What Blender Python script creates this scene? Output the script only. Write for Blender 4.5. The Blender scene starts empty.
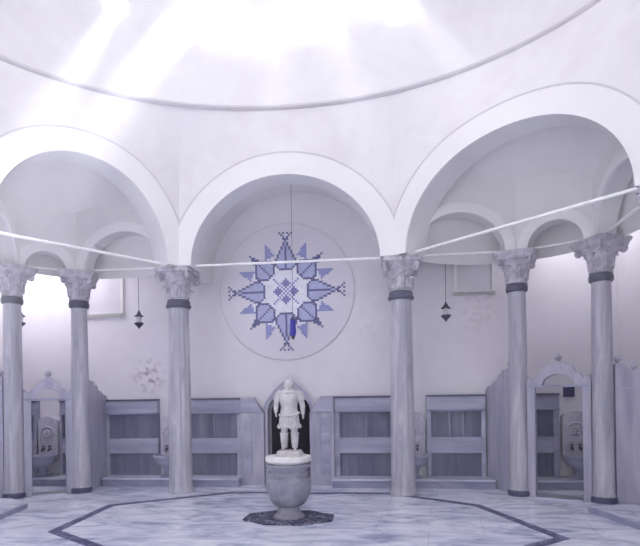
import bpy, bmesh, math, random
from math import sin, cos, pi, sqrt, radians
from mathutils import Vector, Matrix

random.seed(7)
S = bpy.context.scene
COL = S.collection

# ------------------------------------------------------------------ camera
FPX = 520.76
cam_d = bpy.data.cameras.new('camera')
cam = bpy.data.objects.new('camera', cam_d)
COL.objects.link(cam)
cam_d.sensor_fit = 'HORIZONTAL'
cam_d.sensor_width = 36.0
cam_d.lens = 36.0 * FPX / 640.0
cam_d.clip_start = 0.02
cam_d.clip_end = 300
YAW, ROLL = 0.126, 0.014
cam.matrix_world = (Matrix.Translation((1.682, -4.264, 1.613)) @ Matrix.Rotation(YAW, 4, 'Z')
                    @ Matrix.Rotation(pi / 2, 4, 'X') @ Matrix.Rotation(-ROLL, 4, 'Z'))
cam_d.shift_x = 0.0
cam_d.shift_y = (400.6 - 273.0) / 640.0
S.camera = cam

# ------------------------------------------------------------------ exposure
S.view_settings.view_transform = 'Standard'
S.view_settings.look = 'None'
S.view_settings.gamma = 1.0
S.view_settings.use_curve_mapping = False
S.view_settings.exposure = 0.6

# ------------------------------------------------------------------ world and lights
W = bpy.data.worlds.new('world')
S.world = W
W.use_nodes = True
W.node_tree.nodes['Background'].inputs[0].default_value = (0.95, 0.94, 1.0, 1)
W.node_tree.nodes['Background'].inputs[1].default_value = 1.0  # also an added soft fill, let in through the hall's open front


def area(name, loc, size, power, color=(0.98, 0.97, 1.0), target=None, size_y=None, spread=180):
    d = bpy.data.lights.new(name, 'AREA')
    d.energy = power
    d.color = color
    d.shape = 'RECTANGLE'
    d.size = size
    d.size_y = size_y or size
    d.spread = radians(spread)
    o = bpy.data.objects.new(name, d)
    COL.objects.link(o)
    o.location = loc
    if target is not None:
        o.rotation_euler = (Vector(target) - Vector(loc)).to_track_quat('-Z', 'Y').to_euler()
    return o


def spot(name, loc, target, power, angle, blend=1.0, radius=0.12, color=(1.0, 0.99, 0.99)):
    d = bpy.data.lights.new(name, 'SPOT')
    d.energy = power
    d.spot_size = radians(angle)
    d.spot_blend = blend
    d.shadow_soft_size = radius
    d.color = color
    o = bpy.data.objects.new(name, d)
    COL.objects.link(o)
    o.location = loc
    o.rotation_euler = (Vector(target) - Vector(loc)).to_track_quat('-Z', 'Y').to_euler()
    return o


# skylight at the crown of the dome
area('dome_skylight', (0.2, 0.2, 9.6), 3.0, 110, target=(0.2, 0.8, 0))
# skylights over the two corner washing cells and the aisles
area('cell_skylight_left', (-5.0, 5.0, 5.0), 0.9, 35, target=(-5.0, 5.05, 0))
area('cell_skylight_right', (5.0, 5.0, 5.0), 0.8, 12, target=(5.0, 5.05, 0))

HAZE = 0.0095
# sunbeams falling from the eyes of the dome
BEAMS = [
    ((-1.15, 3.6, 7.6), (-4.0, -0.6, 0.0), 15000, 16),
    ((-2.3, 3.2, 7.6), (-4.7, 0.3, 0.0), 20000, 19),
    ((-1.6, 3.5, 7.6), (-3.3, -0.7, 0.0), 15000, 16),
    ((0.3, 3.6, 7.8), (0.6, -1.9, 0.0), 6500, 10),
    ((0.9, 3.6, 7.7), (2.3, -2.0, 0.0), 6500, 10),
    ((1.9, 3.3, 7.6), (4.3, -1.4, 0.0), 6500, 12),
]
for k, (a, b, e, an) in enumerate(BEAMS):
    spot('sunbeam', a, b, e, an)


# ------------------------------------------------------------------ mesh helpers
class MB:
    def __init__(self):
        self.v, self.f, self.m = [], [], []

    def add(self, vs, fs, mi=0):
        o = len(self.v)
        self.v += [tuple(p) for p in vs]
        self.f += [tuple(i + o for i in f) for f in fs]
        self.m += [mi] * len(fs)
        return self

    def box(self, x0, x1, y0, y1, z0, z1, mi=0):
        vs = [(x, y, z) for z in (z0, z1) for y in (y0, y1) for x in (x0, x1)]
        fs = [(0, 2, 3, 1), (4, 5, 7, 6), (0, 1, 5, 4), (2, 6, 7, 3), (0, 4, 6, 2), (1, 3, 7, 5)]
        return self.add(vs, fs, mi)

    def prism(self, poly, y0, y1, mi=0, xf=None):
        """polygon in (x,z), extruded along y"""
        n = len(poly)
        vs = [(x, y0, z) for x, z in poly] + [(x, y1, z) for x, z in poly]
        fs = [tuple(range(n)), tuple(range(2 * n - 1, n - 1, -1))]
        fs += [(i, i + n, (i + 1) % n + n, (i + 1) % n) for i in range(n)]
        if xf:
            vs = [xf @ Vector(p) for p in vs]
        return self.add(vs, fs, mi)

    def slab(self, poly, z0, z1, mi=0):
        """polygon in (x,y), extruded along z"""
        n = len(poly)
        vs = [(x, y, z0) for x, y in poly] + [(x, y, z1) for x, y in poly]
        fs = [tuple(range(n - 1, -1, -1)), tuple(range(n, 2 * n))]
        fs += [(i, (i + 1) % n, (i + 1) % n + n, i + n) for i in range(n)]
        return self.add(vs, fs, mi)

    def rings(self, rings, closed=True, cap=True, mi=0):
        n = len(rings[0])
        vs = [p for r in rings for p in r]
        fs = []
        for k in range(len(rings) - 1):
            for i in range(n if closed else n - 1):
                j = (i + 1) % n
                fs.append((k * n + i, k * n + j, (k + 1) * n + j, (k + 1) * n + i))
        if cap and closed:
            fs.append(tuple(range(n - 1, -1, -1)))
            b = (len(rings) - 1) * n
            fs.append(tuple(range(b, b + n)))
        return self.add(vs, fs, mi)

    def lathe(self, prof, n=32, c=(0, 0), cap=True, mi=0, sx=1, sy=1):
        rs = [[(c[0] + r * sx * cos(2 * pi * i / n), c[1] + r * sy * sin(2 * pi * i / n), z) for i in range(n)]
              for r, z in prof]
        return self.rings(rs, cap=cap, mi=mi)

    def tube(self, pts, r, n=10, mi=0, cap=True):
        pts = [Vector(p) for p in pts]
        rs = []
        up = None
        for i, p in enumerate(pts):
            t = (pts[min(i + 1, len(pts) - 1)] - pts[max(i - 1, 0)]).normalized()
            if up is None:
                up = t.orthogonal().normalized()
            up = (up - t * up.dot(t)).normalized()
            w = t.cross(up)
            rr = r[i] if isinstance(r, (list, tuple)) else r
            rs.append([p + (up * cos(2 * pi * k / n) + w * sin(2 * pi * k / n)) * rr for k in range(n)])
        return self.rings(rs, cap=cap, mi=mi)

    def ball(self, c, r, n=12, m=8, mi=0):
        rx, ry, rz = r if isinstance(r, (tuple, list)) else (r, r, r)
        rs = []
        for k in range(m + 1):
            a = -pi / 2 + pi * k / m
            q = max(cos(a), 0.02)
            rs.append([(c[0] + rx * q * cos(2 * pi * i / n), c[1] + ry * q * sin(2 * pi * i / n), c[2] + rz * sin(a))
                       for i in range(n)])
        return self.rings(rs, mi=mi)

    def xform(self, M):
        self.v = [tuple(M @ Vector(p)) for p in self.v]
        return self

    def build(self, name, mats, parent=None, angle=35, bevel=0, loc=None, recalc=True):
        me = bpy.data.meshes.new(name)
        me.from_pydata(self.v, [], self.f)
        mats = mats if isinstance(mats, (list, tuple)) else [mats]
        for m in mats:
            me.materials.append(m)
        for p, mi in zip(me.polygons, self.m):
            p.material_index = mi
        if recalc:
            bm = bmesh.new()
            bm.from_mesh(me)
            bmesh.ops.recalc_face_normals(bm, faces=bm.faces)
            bm.to_mesh(me)
            bm.free()
        me.polygons.foreach_set('use_smooth', [True] * len(me.polygons))
        me.set_sharp_from_angle(angle=radians(angle))
        o = bpy.data.objects.new(name, me)
        COL.objects.link(o)
        if parent is not None:
            o.parent = parent
        if loc is not None:
            o.location = loc
        if bevel:
            b = o.modifiers.new('bevel', 'BEVEL')
            b.width = bevel
            b.segments = 2
            b.limit_method = 'ANGLE'
            b.angle_limit = radians(40)
        return o


def tag(o, label=None, cat=None, group=None, kind=None):
    if label: o['label'] = label
    if cat: o['category'] = cat
    if group: o['group'] = group
    if kind: o['kind'] = kind
    return o


def empty(name, loc=(0, 0, 0), rz=0, **kw):
    o = bpy.data.objects.new(name, None)
    o.empty_display_size = 0.1
    COL.objects.link(o)
    o.location = loc
    o.rotation_euler = (0, 0, rz)
    return tag(o, **kw)


def copy_tree(root, loc, rz, label, group=None):
    def rec(o, par):
        c = o.copy()
        COL.objects.link(c)
        if par is not None:
            c.parent = par
        for ch in list(kids.get(o, [])):
            rec(ch, c)
        return c
    kids = {}
    for o in COL.objects:
        if o.parent is not None:
            kids.setdefault(o.parent, []).append(o)
    r = rec(root, None)
    r.location = loc
    r.rotation_euler = (0, 0, rz)
    r['label'] = label
    if group:
        r['group'] = group
    return r


# ------------------------------------------------------------------ materials
def base_mat(name, rough=0.6):
    m = bpy.data.materials.new(name)
    m.use_nodes = True
    nt = m.node_tree
    b = nt.nodes['Principled BSDF']
    b.inputs['Roughness'].default_value = rough
    return m, nt, b


def N(nt, t, **kw):
    n = nt.nodes.new(t)
    for k, v in kw.items():
        if hasattr(n, k):
            setattr(n, k, v)
        else:
            n.inputs[k].default_value = v
    return n


def coords(nt, scale=(1, 1, 1), rot=(0, 0, 0)):
    tc = N(nt, 'ShaderNodeTexCoord')
    mp = N(nt, 'ShaderNodeMapping')
    mp.inputs['Scale'].default_value = scale
    mp.inputs['Rotation'].default_value = rot
    nt.links.new(tc.outputs['Object'], mp.inputs['Vector'])
    return mp.outputs['Vector']


def ramp(nt, fac, stops):
    r = N(nt, 'ShaderNodeValToRGB')
    el = r.color_ramp.elements
    while len(el) > 1:
        el.remove(el[-1])
    for i, (p, c) in enumerate(stops):
        e = el[0] if i == 0 else el.new(p)
        e.position = p
        e.color = (*c, 1)
    nt.links.new(fac, r.inputs[0])
    return r.outputs[0]


def mixc(nt, fac, a, b, mode='MIX'):
    n = N(nt, 'ShaderNodeMix', data_type='RGBA', blend_type=mode)
    for sock, val in ((n.inputs[0], fac), (n.inputs[6], a), (n.inputs[7], b)):
        if hasattr(val, 'is_output'):
            nt.links.new(val, sock)
        else:
            sock.default_value = val if not isinstance(val, tuple) else (*val, 1)
    return n.outputs[2]


def bump(nt, b, h, strength=0.2, dist=0.01):
    n = N(nt, 'ShaderNodeBump')
    n.inputs['Strength'].default_value = strength
    n.inputs['Distance'].default_value = dist
    nt.links.new(h, n.inputs['Height'])
    nt.links.new(n.outputs[0], b.inputs['Normal'])


def mat_marble(name, c0, c1, c2, scale=(1, 1, 1), ns=2.0, rough=0.35, dist=1.5, rot=(0, 0, 0), bmp=0.0):
    m, nt, b = base_mat(name, rough)
    v = coords(nt, scale, rot)
    n1 = N(nt, 'ShaderNodeTexNoise')
    n1.inputs['Scale'].default_value = ns
    n1.inputs['Detail'].default_value = 6
    n1.inputs['Roughness'].default_value = 0.6
    n1.inputs['Distortion'].default_value = dist
    nt.links.new(v, n1.inputs['Vector'])
    c = ramp(nt, n1.outputs[0], [(0.28, c0), (0.5, c1), (0.72, c2)])
    nt.links.new(c, b.inputs['Base Color'])
    if bmp:
        bump(nt, b, n1.outputs[0], bmp, 0.01)
    return m


def mat_plain(name, c, rough=0.5, metal=0.0, var=0.08, ns=12):
    m, nt, b = base_mat(name, rough)
    b.inputs['Metallic'].default_value = metal
    v = coords(nt)
    n1 = N(nt, 'ShaderNodeTexNoise')
    n1.inputs['Scale'].default_value = ns
    nt.links.new(v, n1.inputs['Vector'])
    lo = tuple(x * (1 - var) for x in c)
    hi = tuple(min(1, x * (1 + var)) for x in c)
    nt.links.new(ramp(nt, n1.outputs[0], [(0.3, lo), (0.7, hi)]), b.inputs['Base Color'])
    return m


def mat_plaster(name, c, stain=(0.60, 0.55, 0.60), amount=0.4, spots=()):
    m, nt, b = base_mat(name, 0.75)
    v = coords(nt)
    n1 = N(nt, 'ShaderNodeTexNoise')
    n1.inputs['Scale'].default_value = 0.9
    n1.inputs['Detail'].default_value = 8
    n1.inputs['Roughness'].default_value = 0.65
    nt.links.new(v, n1.inputs['Vector'])
    n2 = N(nt, 'ShaderNodeTexNoise')
    n2.inputs['Scale'].default_value = 5
    n2.inputs['Detail'].default_value = 5
    nt.links.new(v, n2.inputs['Vector'])
    f1 = ramp(nt, n1.outputs[0], [(0.45, (0, 0, 0)), (0.75, (amount,) * 3)])
    col = mixc(nt, f1, tuple(c), tuple(stain))
    f2 = ramp(nt, n2.outputs[0], [(0.45, (0, 0, 0)), (0.8, (amount * .6,) * 3)])
    col = mixc(nt, f2, col, tuple(x * 0.8 for x in c))
    for (p, r, sc, a) in spots:
        d = N(nt, 'ShaderNodeVectorMath', operation='DISTANCE')
        tc = N(nt, 'ShaderNodeTexCoord')
        nt.links.new(tc.outputs['Object'], d.inputs[0])
        d.inputs[1].default_value = p
        n3 = N(nt, 'ShaderNodeTexNoise')
        n3.inputs['Scale'].default_value = 9
        n3.inputs['Detail'].default_value = 6
        nt.links.new(v, n3.inputs['Vector'])
        fall = N(nt, 'ShaderNodeMapRange')
        fall.inputs['From Min'].default_value = r
        fall.inputs['From Max'].default_value = 0
        fall.inputs['To Min'].default_value = 0
        fall.inputs['To Max'].default_value = a
        nt.links.new(d.outputs['Value'], fall.inputs['Value'])
        th = ramp(nt, n3.outputs[0], [(0.5, (0, 0, 0)), (0.62, (1, 1, 1))])
        mu = N(nt, 'ShaderNodeMath', operation='MULTIPLY')
        nt.links.new(fall.outputs[0], mu.inputs[0])
        nt.links.new(th, mu.inputs[1])
        col = mixc(nt, mu.outputs[0], col, tuple(sc))
    nt.links.new(col, b.inputs['Base Color'])
    bump(nt, b, n2.outputs[0], 0.15, 0.01)
    return m


PL = (0.83, 0.815, 0.84)
M = {}
M['plaster'] = mat_plaster('plaster', PL)
M['backplaster'] = mat_plaster('back_wall_plaster', (0.77, 0.745, 0.81), (0.58, 0.51, 0.60), 0.35,
                               spots=(((-3.05, 5.75, 2.15), 0.42, (0.24, 0.17, 0.22), 1.0),
                                      ((3.4, 5.75, 3.3), 0.6, (0.55, 0.48, 0.55), 0.6),
                                      ((1.45, 5.75, 3.0), 0.5, (0.6, 0.54, 0.6), 0.5)))
M['vault'] = mat_plaster('vault_plaster', (0.80, 0.78, 0.80), (0.60, 0.57, 0.62), 0.35)
M['cornice'] = mat_plaster('cornice_plaster', (0.66, 0.64, 0.68), (0.50, 0.42, 0.46), 0.5)
M['archivolt'] = mat_plaster('archivolt_plaster', (0.87, 0.855, 0.875), amount=0.12)
M['cladding'] = mat_marble('wainscot_marble', (0.16, 0.17, 0.34), (0.30, 0.31, 0.50), (0.50, 0.50, 0.66), (4.0, 1, 0.35), 2.2, 0.4, 0.8)
M['blind'] = mat_plaster('blind_window_plaster', (0.66, 0.64, 0.71), (0.5, 0.47, 0.55), 0.4)
M['rail'] = mat_marble('rail_marble', (0.26, 0.26, 0.40), (0.38, 0.38, 0.52), (0.50, 0.49, 0.62), (0.5, 1, 3.0), 1.5, 0.4, 0.8)
M['screen'] = mat_marble('screen_marble', (0.28, 0.27, 0.38), (0.41, 0.40, 0.51), (0.54, 0.52, 0.62), (3.0, 3.0, 0.4), 1.5, 0.4, 0.8)
M['shaft'] = mat_marble('shaft_marble', (0.28, 0.275, 0.36), (0.44, 0.43, 0.50), (0.58, 0.56, 0.62), (4, 4, 0.4), 2.6, 0.32, 1.0)
M['capital'] = mat_marble('capital_marble', (0.26, 0.24, 0.32), (0.48, 0.46, 0.53), (0.66, 0.63, 0.69), (1, 1, 1), 11, 0.55, 0.6, bmp=0.4)
M['darkring'] = mat_plain('dark_bronze_collar', (0.09, 0.09, 0.15), 0.5, 0.1)
M['darkbase'] = mat_plain('dark_stone_base', (0.07, 0.07, 0.15), 0.4)
M['floor'] = None
M['band'] = mat_marble('dark_band_marble', (0.04, 0.04, 0.11), (0.09, 0.09, 0.19), (0.30, 0.30, 0.45), (1, 1, 1), 7, 0.3, 2.0)
M['slabmarble'] = mat_marble('dark_slab_marble', (0.02, 0.02, 0.06), (0.04, 0.04, 0.10), (0.55, 0.55, 0.66), (1, 1, 1), 11, 0.3, 2.0)
M['bench'] = mat_marble('bench_marble', (0.40, 0.41, 0.55), (0.55, 0.56, 0.70), (0.68, 0.68, 0.80), (0.6, 2, 2), 1.6, 0.35, 1.0)
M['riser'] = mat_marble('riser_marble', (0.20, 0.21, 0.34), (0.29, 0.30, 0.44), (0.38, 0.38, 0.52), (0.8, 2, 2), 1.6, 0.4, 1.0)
M['rod'] = mat_plain('white_painted_iron', (0.93, 0.93, 0.96), 0.4)
M['iron'] = mat_plain('dark_iron', (0.05, 0.05, 0.09), 0.5, 0.6)
M['bowl'] = mat_marble('bowl_marble', (0.20, 0.195, 0.27), (0.29, 0.285, 0.36), (0.38, 0.37, 0.44), (1, 1, 1), 5, 0.45, 1.2, bmp=0.1)
M['rim'] = mat_plain('pale_rim_marble', (0.80, 0.79, 0.80), 0.35)
M['statue'] = mat_marble('statue_marble', (0.38, 0.36, 0.41), (0.54, 0.52, 0.55), (0.66, 0.64, 0.65), (1, 1, 1), 6, 0.5, 0.6)
M['dark'] = mat_plain('dark_interior_shade', (0.025, 0.02, 0.10), 0.8)  # shade of unlit interiors put into the colour
M['disc'] = mat_plaster('medallion_plaster', (0.72, 0.70, 0.77), (0.6, 0.57, 0.66), 0.2)
M['tw'] = mat_plain('white_tile', (0.80, 0.81, 0.90), 0.3)
M['tl'] = mat_plain('light_blue_tile', (0.42, 0.45, 0.68), 0.3)
M['tm'] = mat_plain('mid_blue_tile', (0.27, 0.29, 0.58), 0.3)
M['td'] = mat_plain('navy_tile', (0.10, 0.10, 0.27), 0.3)
M['tp'] = mat_plain('violet_blue_tile', (0.20, 0.19, 0.48), 0.3)
M['leaf'] = mat_marble('relief_marble', (0.40, 0.39, 0.50), (0.55, 0.53, 0.64), (0.64, 0.62, 0.72), (1, 1, 1), 9, 0.5, 1.0, bmp=0.5)


def mat_floor():
    m, nt, b = base_mat('floor_marble', 0.22)
    v = coords(nt, (0.55, 1.3, 1), (0, 0, 0.35))
    n1 = N(nt, 'ShaderNodeTexNoise')
    n1.inputs['Scale'].default_value = 2.2
    n1.inputs['Detail'].default_value = 8
    n1.inputs['Roughness'].default_value = 0.62
    n1.inputs['Distortion'].default_value = 1.6
    nt.links.new(v, n1.inputs['Vector'])
    c = ramp(nt, n1.outputs[0], [(0.30, (0.30, 0.33, 0.50)), (0.44, (0.56, 0.59, 0.74)), (0.56, (0.78, 0.80, 0.90)), (0.72, (0.88, 0.90, 0.96))])
    br = N(nt, 'ShaderNodeTexBrick')
    br.inputs['Scale'].default_value = 1.0
    br.inputs['Mortar Size'].default_value = 0.006
    br.inputs['Brick Width'].default_value = 1.3
    br.inputs['Row Height'].default_value = 0.8
    br.inputs['Color1'].default_value = (1, 1, 1, 1)
    br.inputs['Color2'].default_value = (0.90, 0.91, 0.95, 1)
    br.inputs['Mortar'].default_value = (0.72, 0.73, 0.8, 1)
    v2 = coords(nt, (1, 1, 1), (0, 0, 0.1))
    nt.links.new(v2, br.inputs['Vector'])
    nt.links.new(mixc(nt, 1.0, c, br.outputs['Color'], 'MULTIPLY'), b.inputs['Base Color'])
    return m


M['floor'] = mat_floor()
for k_ in ('band', 'slabmarble'):
    b_ = M[k_].node_tree.nodes['Principled BSDF']
    b_.inputs['Roughness'].default_value = 0.6
    b_.inputs['Specular IOR Level'].default_value = 0.15


def mat_glass_eye():
    m = bpy.data.materials.new('glowing_skylight_glass')
    m.use_nodes = True
    nt = m.node_tree
    b = nt.nodes['Principled BSDF']
    b.inputs['Base Color'].default_value = (0.9, 0.9, 1, 1)
    b.inputs['Roughness'].default_value = 0.3
    b.inputs['Emission Color'].default_value = (0.97, 0.97, 1, 1)
    b.inputs['Emission Strength'].default_value = 3.0
    return m


M['eye'] = mat_glass_eye()


def mat_blue_glass():
    m, nt, b = base_mat('cobalt_glass', 0.15)
    b.inputs['Base Color'].default_value = (0.05, 0.05, 0.55, 1)
    b.inputs['Transmission Weight'].default_value = 0.3
    return m


M['cobalt'] = mat_blue_glass()
M['lampglass'] = mat_plain('lamp_glass', (0.6, 0.6, 0.7), 0.2)

# ================================================================== STRUCTURE
ZS = 4.0           # springing height = top of the capitals
YB = 5.75          # back wall
XW = 5.85          # side walls
A_ = (-2.00, 4.725)
B_ = (1.957, 4.725)
C_ = (4.95, 2.04)
D_ = (-4.06, 2.09)
E_ = (4.98, -2.05)
G_ = (-4.20, -2.0)
F_ = (1.96, -4.9)
H_ = (-1.96, -4.9)
P79 = (-3.88, 4.66)
P12 = (-4.75, 4.06)
P514 = (3.86, 4.725)
P600 = (4.97, 4.18)
RC = (0.37, 0.983)
RX, RYB, RYF, RZ = 4.61, 3.42, 5.6, 6.58


def ring_pt(x, y, dr=0.0):
    dx, dy = x - RC[0], y - RC[1]
    L = math.hypot(dx, dy)
    ux, uy = dx / L, dy / L
    ry = RYB if uy > 0 else RYF
    r = 1 / sqrt((ux / RX) ** 2 + (uy / ry) ** 2) + dr
    return Vector((RC[0] + ux * r, RC[1] + uy * r))


def blend(z):
    t = max(0.0, min(1.0, (z - ZS) / (RZ - ZS)))
    return t ** 2.6


def arch_wall(name, p0, p1, mat, zlow, samples, ztop, thick, off=0.0, to_ring=True, rows=14, parent=None, kind='structure', **kw):
    """a wall over the chord p0-p1, pierced from below along zlow(s); front faces the room centre"""
    p0, p1 = Vector(p0), Vector(p1)
    mid = (p0 + p1) / 2
    t = (p1 - p0).normalized()
    n = Vector((t.y, -t.x))
    if n.dot(-mid) < 0:
        n = -n
    rings_f, rings_b = [], []
    for s, zl in samples:
        base = mid + t * s
        zt = ztop(s, base)
        cf, cb = [], []
        for k in range(rows + 1):
            z = zl + (zt - zl) * k / rows
            q = base.copy()
            if to_ring:
                q = base.lerp(ring_pt(*base), blend(z))
            f = q + n * (thick[0] * (1 - (blend(z) if to_ring else 0)) + off)
            b = q - n * thick[1]
            cf.append((f.x, f.y, z))
            cb.append((b.x, b.y, z))
        rings_f.append(cf)
        rings_b.append(cb)
    mb = MB()
    loop = [f + b[::-1] for f, b in zip(rings_f, rings_b)]
    mb.rings(loop, closed=True, cap=True)
    o = mb.build(name, mat, parent, angle=30, **kw)
    if kind:
        o['kind'] = kind
    return o


def ell(a, rise, zs, L, n=28, ends=True):
    sm = []
    if ends:
        sm += [(-L / 2, zs)]
    for i in range(n + 1):
        x = -a * cos(pi * i / n)
        sm.append((x, zs + rise * sin(pi * i / n)))
    if ends:
        sm += [(L / 2, zs)]
    return sm


INS = 0.33


def main_arch(name, p0, p1, rise):
    L = math.dist(p0, p1)
    a = L / 2 - INS
    sm = ell(a, rise, ZS, L)
    arch_wall(name, p0, p1, M['plaster'], None, sm, lambda s, b: RZ, (0.25, 0.25))


def archivolt(name, p0, p1, a, rise, w, thick, proud, to_ring=True, n=36, groove=True):
    """raised band round an arch, following the wall face"""
    p0, p1 = Vector(p0), Vector(p1)
    mid = (p0 + p1) / 2
    t = (p1 - p0).normalized()
    nn = Vector((t.y, -t.x))
    if nn.dot(-mid) < 0:
        nn = -nn
    L = (p1 - p0).length
    loops = []
    for i in range(n + 1):
        th = pi * i / n
        pts = []
        for (ra, rr) in ((a - 0.008, rise - 0.008), (a + w, rise + w)):
            s, z = -ra * cos(th), ZS + rr * sin(th)
            if abs(s) > L / 2 - 0.01:
                s = math.copysign(L / 2 - 0.01, s)
            pts.append((s, z))
        lp = []
        for (s, z), o in ((pts[0], -0.03), (pts[0], proud), (pts[1], proud), (pts[1], -0.03)):
            base = mid + t * s
            q = base.lerp(ring_pt(*base), blend(z)) if to_ring else base
            q = q + nn * (thick * (1 - (blend(z) if to_ring else 0)) + o)
            lp.append((q.x, q.y, z))
        loops.append(lp)
    mb = MB()
    mb.rings(loops)
    # dirt-lined bead along the outer edge
    gl = []
    for lp in loops:
        a_, b_ = Vector(lp[2]), Vector(lp[1])
        d_ = (b_ - a_).normalized()
        n3 = Vector((nn.x, nn.y, 0))
        gl.append([a_ - d_ * 0.012 - n3 * .02, a_ - d_ * 0.012 + n3 * 0.006, a_ + d_ * 0.010 + n3 * 0.006, a_ + d_ * 0.010 - n3 * .02])
    if groove:
        mb.rings(gl, mi=1)
    o = mb.build(name, [M['archivolt'], M['cornice']], angle=30)
    o['kind'] = 'structure'
    return o


MAIN = [('wall_arcade_back', A_, B_), ('wall_arcade_right_back', B_, C_), ('wall_arcade_left_back', D_, A_),
        ('wall_arcade_right', C_, E_), ('wall_arcade_left', G_, D_), ('wall_arcade_right_front', E_, F_),
        ('wall_arcade_left_front', H_, G_), ('wall_arcade_front', F_, H_)]
for i, (nm, p, q) in enumerate(MAIN):
    rise = (1.48, 1.39, 1.475, 1.4, 1.4, 1.4, 1.4, 1.4)[i]
    main_arch(nm, p, q, rise)
    L = math.dist(p, q)
    if i < 5:
        archivolt('trim_%d' % (i + 1), p, q, L / 2 - INS, rise, 0.36, 0.25, 0.015)

# dome on the egg-shaped ring
DH = 4.0
loops = []
nth = 96
for k in range(25):
    a = (pi / 2) * k / 24 * 0.985
    lp = []
    for i in range(nth):
        th = 2 * pi * i / nth
        ry = RYB if sin(th) > 0 else RYF
        lp.append((RC[0] + RX * cos(a) * cos(th), RC[1] + ry * cos(a) * sin(th), RZ + DH * sin(a)))
    loops.append(lp)
outer = [[(RC[0] + (x - RC[0]) * 1.09, RC[1] + (y - RC[1]) * 1.09, RZ + (z - RZ) * 1.06) for x, y, z in lp] for lp in loops]
mb = MB()
full = loops[::-1] + outer
mb.rings(full, cap=False)
mb.rings([loops[-1], outer[-1]], cap=False)
o = mb.build('ceiling', M['plaster'], angle=40)
o['kind'] = 'structure'

# cornice ring: a thin moulding
pts = []
mb = MB()
prof = [(0.06, -0.045), (-0.02, -0.038), (-0.045, -0.012), (-0.045, 0.015), (-0.015, 0.04), (0.06, 0.045)]
lps = []
for i in range(nth):
    th = 2 * pi * i / nth
    ry = RYB if sin(th) > 0 else RYF
    px, py = RC[0] + RX * cos(th), RC[1] + ry * sin(th)
    lp = []
    for dr, dz in prof:
        q = ring_pt(px, py, dr)
        lp.append((q.x, q.y, RZ + dz))
    lps.append(lp)
lps.append(lps[0])
mb.rings(lps, cap=False)
o = mb.build('trim_9', M['cornice'], angle=40)
o['kind'] = 'structure'


# ------------------------------------------------------------------ corner bays: small arches and half dome
def bay(side, P, Q, R_, T, pts_names, num):
    """P main column, Q,R_ corner columns, T main column"""
    P, Q, R_, T = map(Vector, (P, Q, R_, T))
    mid = (P + T) / 2
    t = (T - P).normalized()
    n = Vector((t.y, -t.x))
    if n.dot(-mid) > 0:
        n = -n              # outward
    a = (T - P).length / 2 - 0.16
    bdep = 1.86
    rise = 1.62

    def zd(pt):
        d = pt - mid
        x, y = d.dot(t), d.dot(n)
        return ZS + rise * sqrt(max(0.0, 1 - (x / a) ** 2 - (y / bdep) ** 2))
    k = num
    for nm, p0, p1 in zip(pts_names, (P, Q, R_), (Q, R_, T)):
        L = (p1 - p0).length
        aa = L / 2 - 0.2
        ri = min(0.70, aa * 0.98)
        sm = ell(aa, ri, ZS, L, 20)
        arch_wall(nm, p0, p1, M['vault'], None, sm, lambda s, b: 5.6, (0.15, 0.15), to_ring=False, rows=4)
        archivolt('trim_%d' % k, p0, p1, aa, ri, 0.15, 0.15, 0.02, to_ring=False, n=24, groove=False)
        k += 1
    # half-dome shell
    nu, nv = 40, 16
    grid = []
    for j in range(nv + 1):
        row = []
        f = j / nv
        for i in range(nu + 1):
            u = pi * i / nu
            x = -a * cos(u)
            ymax = bdep * sin(u)
            y = 0.2 + (max(ymax, 0.2) - 0.2) * sin(f * pi / 2)
            z = ZS - 0.02 + rise * sqrt(max(0.0, 1 - (x / a) ** 2 - (min(y, ymax) / bdep) ** 2))
            q = mid + t * x + n * y
            row.append((q.x, q.y, z))
        grid.append(row)
    mb = MB()
    n1 = nu + 1
    top = [[(x, y, z + 0.08) for x, y, z in r] for r in grid]
    fs = []
    tot = n1 * (nv + 1)
    for j in range(nv):
        for i in range(nu):
            q = (j * n1 + i, j * n1 + i + 1, (j + 1) * n1 + i + 1, (j + 1) * n1 + i)
            fs.append(q)
            fs.append(tuple(x + tot for x in q[::-1]))
    mb.add([p for r in grid for p in r] + [p for r in top for p in r], fs)
    o = mb.build('ceiling_' + side, M['vault'], angle=60)
    o['kind'] = 'structure'


bay('corner_right', B_, P514, P600, C_, ('wall_small_arch_right_back', 'wall_small_arch_right_corner', 'wall_small_arch_right_side'), 10)
bay('corner_left', A_, P79, P12, D_, ('wall_small_arch_left_back', 'wall_small_arch_left_corner', 'wall_small_arch_left_side'), 13)


def struct(name, mb, mat, **kw):
    o = mb.build(name, mat, **kw)
    o['kind'] = 'structure'
    return o


# barrel vault behind the central arch
mb = MB()
loops = []
a, ri = 1.70, 1.68
cxv = (A_[0] + B_[0]) / 2
for i in range(33):
    th = pi * i / 32
    x, z = cxv - a * cos(th), ZS + ri * sin(th)
    x2, z2 = cxv - (a + .12) * cos(th), ZS + (ri + .12) * sin(th)
    loops.append([(x, 4.95, z), (x, YB + 0.02, z), (x2, YB + 0.02, z2), (x2, 4.95, z2)])
mb.rings(loops)
struct('ceiling_barrel_vault', mb, M['vault'])
# cross walls carrying the barrel vault, above the springing
mb = MB()
mb.box(cxv - a - 0.34, cxv - a + 0.01, 4.9, YB + .05, ZS - 0.03, 5.7)
struct('wall_cross_left', mb, M['vault'])
mb = MB()
mb.box(cxv + a - 0.01, cxv + a + 0.34, 4.9, YB + .05, ZS - 0.03, 5.7)
struct('wall_cross_right', mb, M['vault'])

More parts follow.
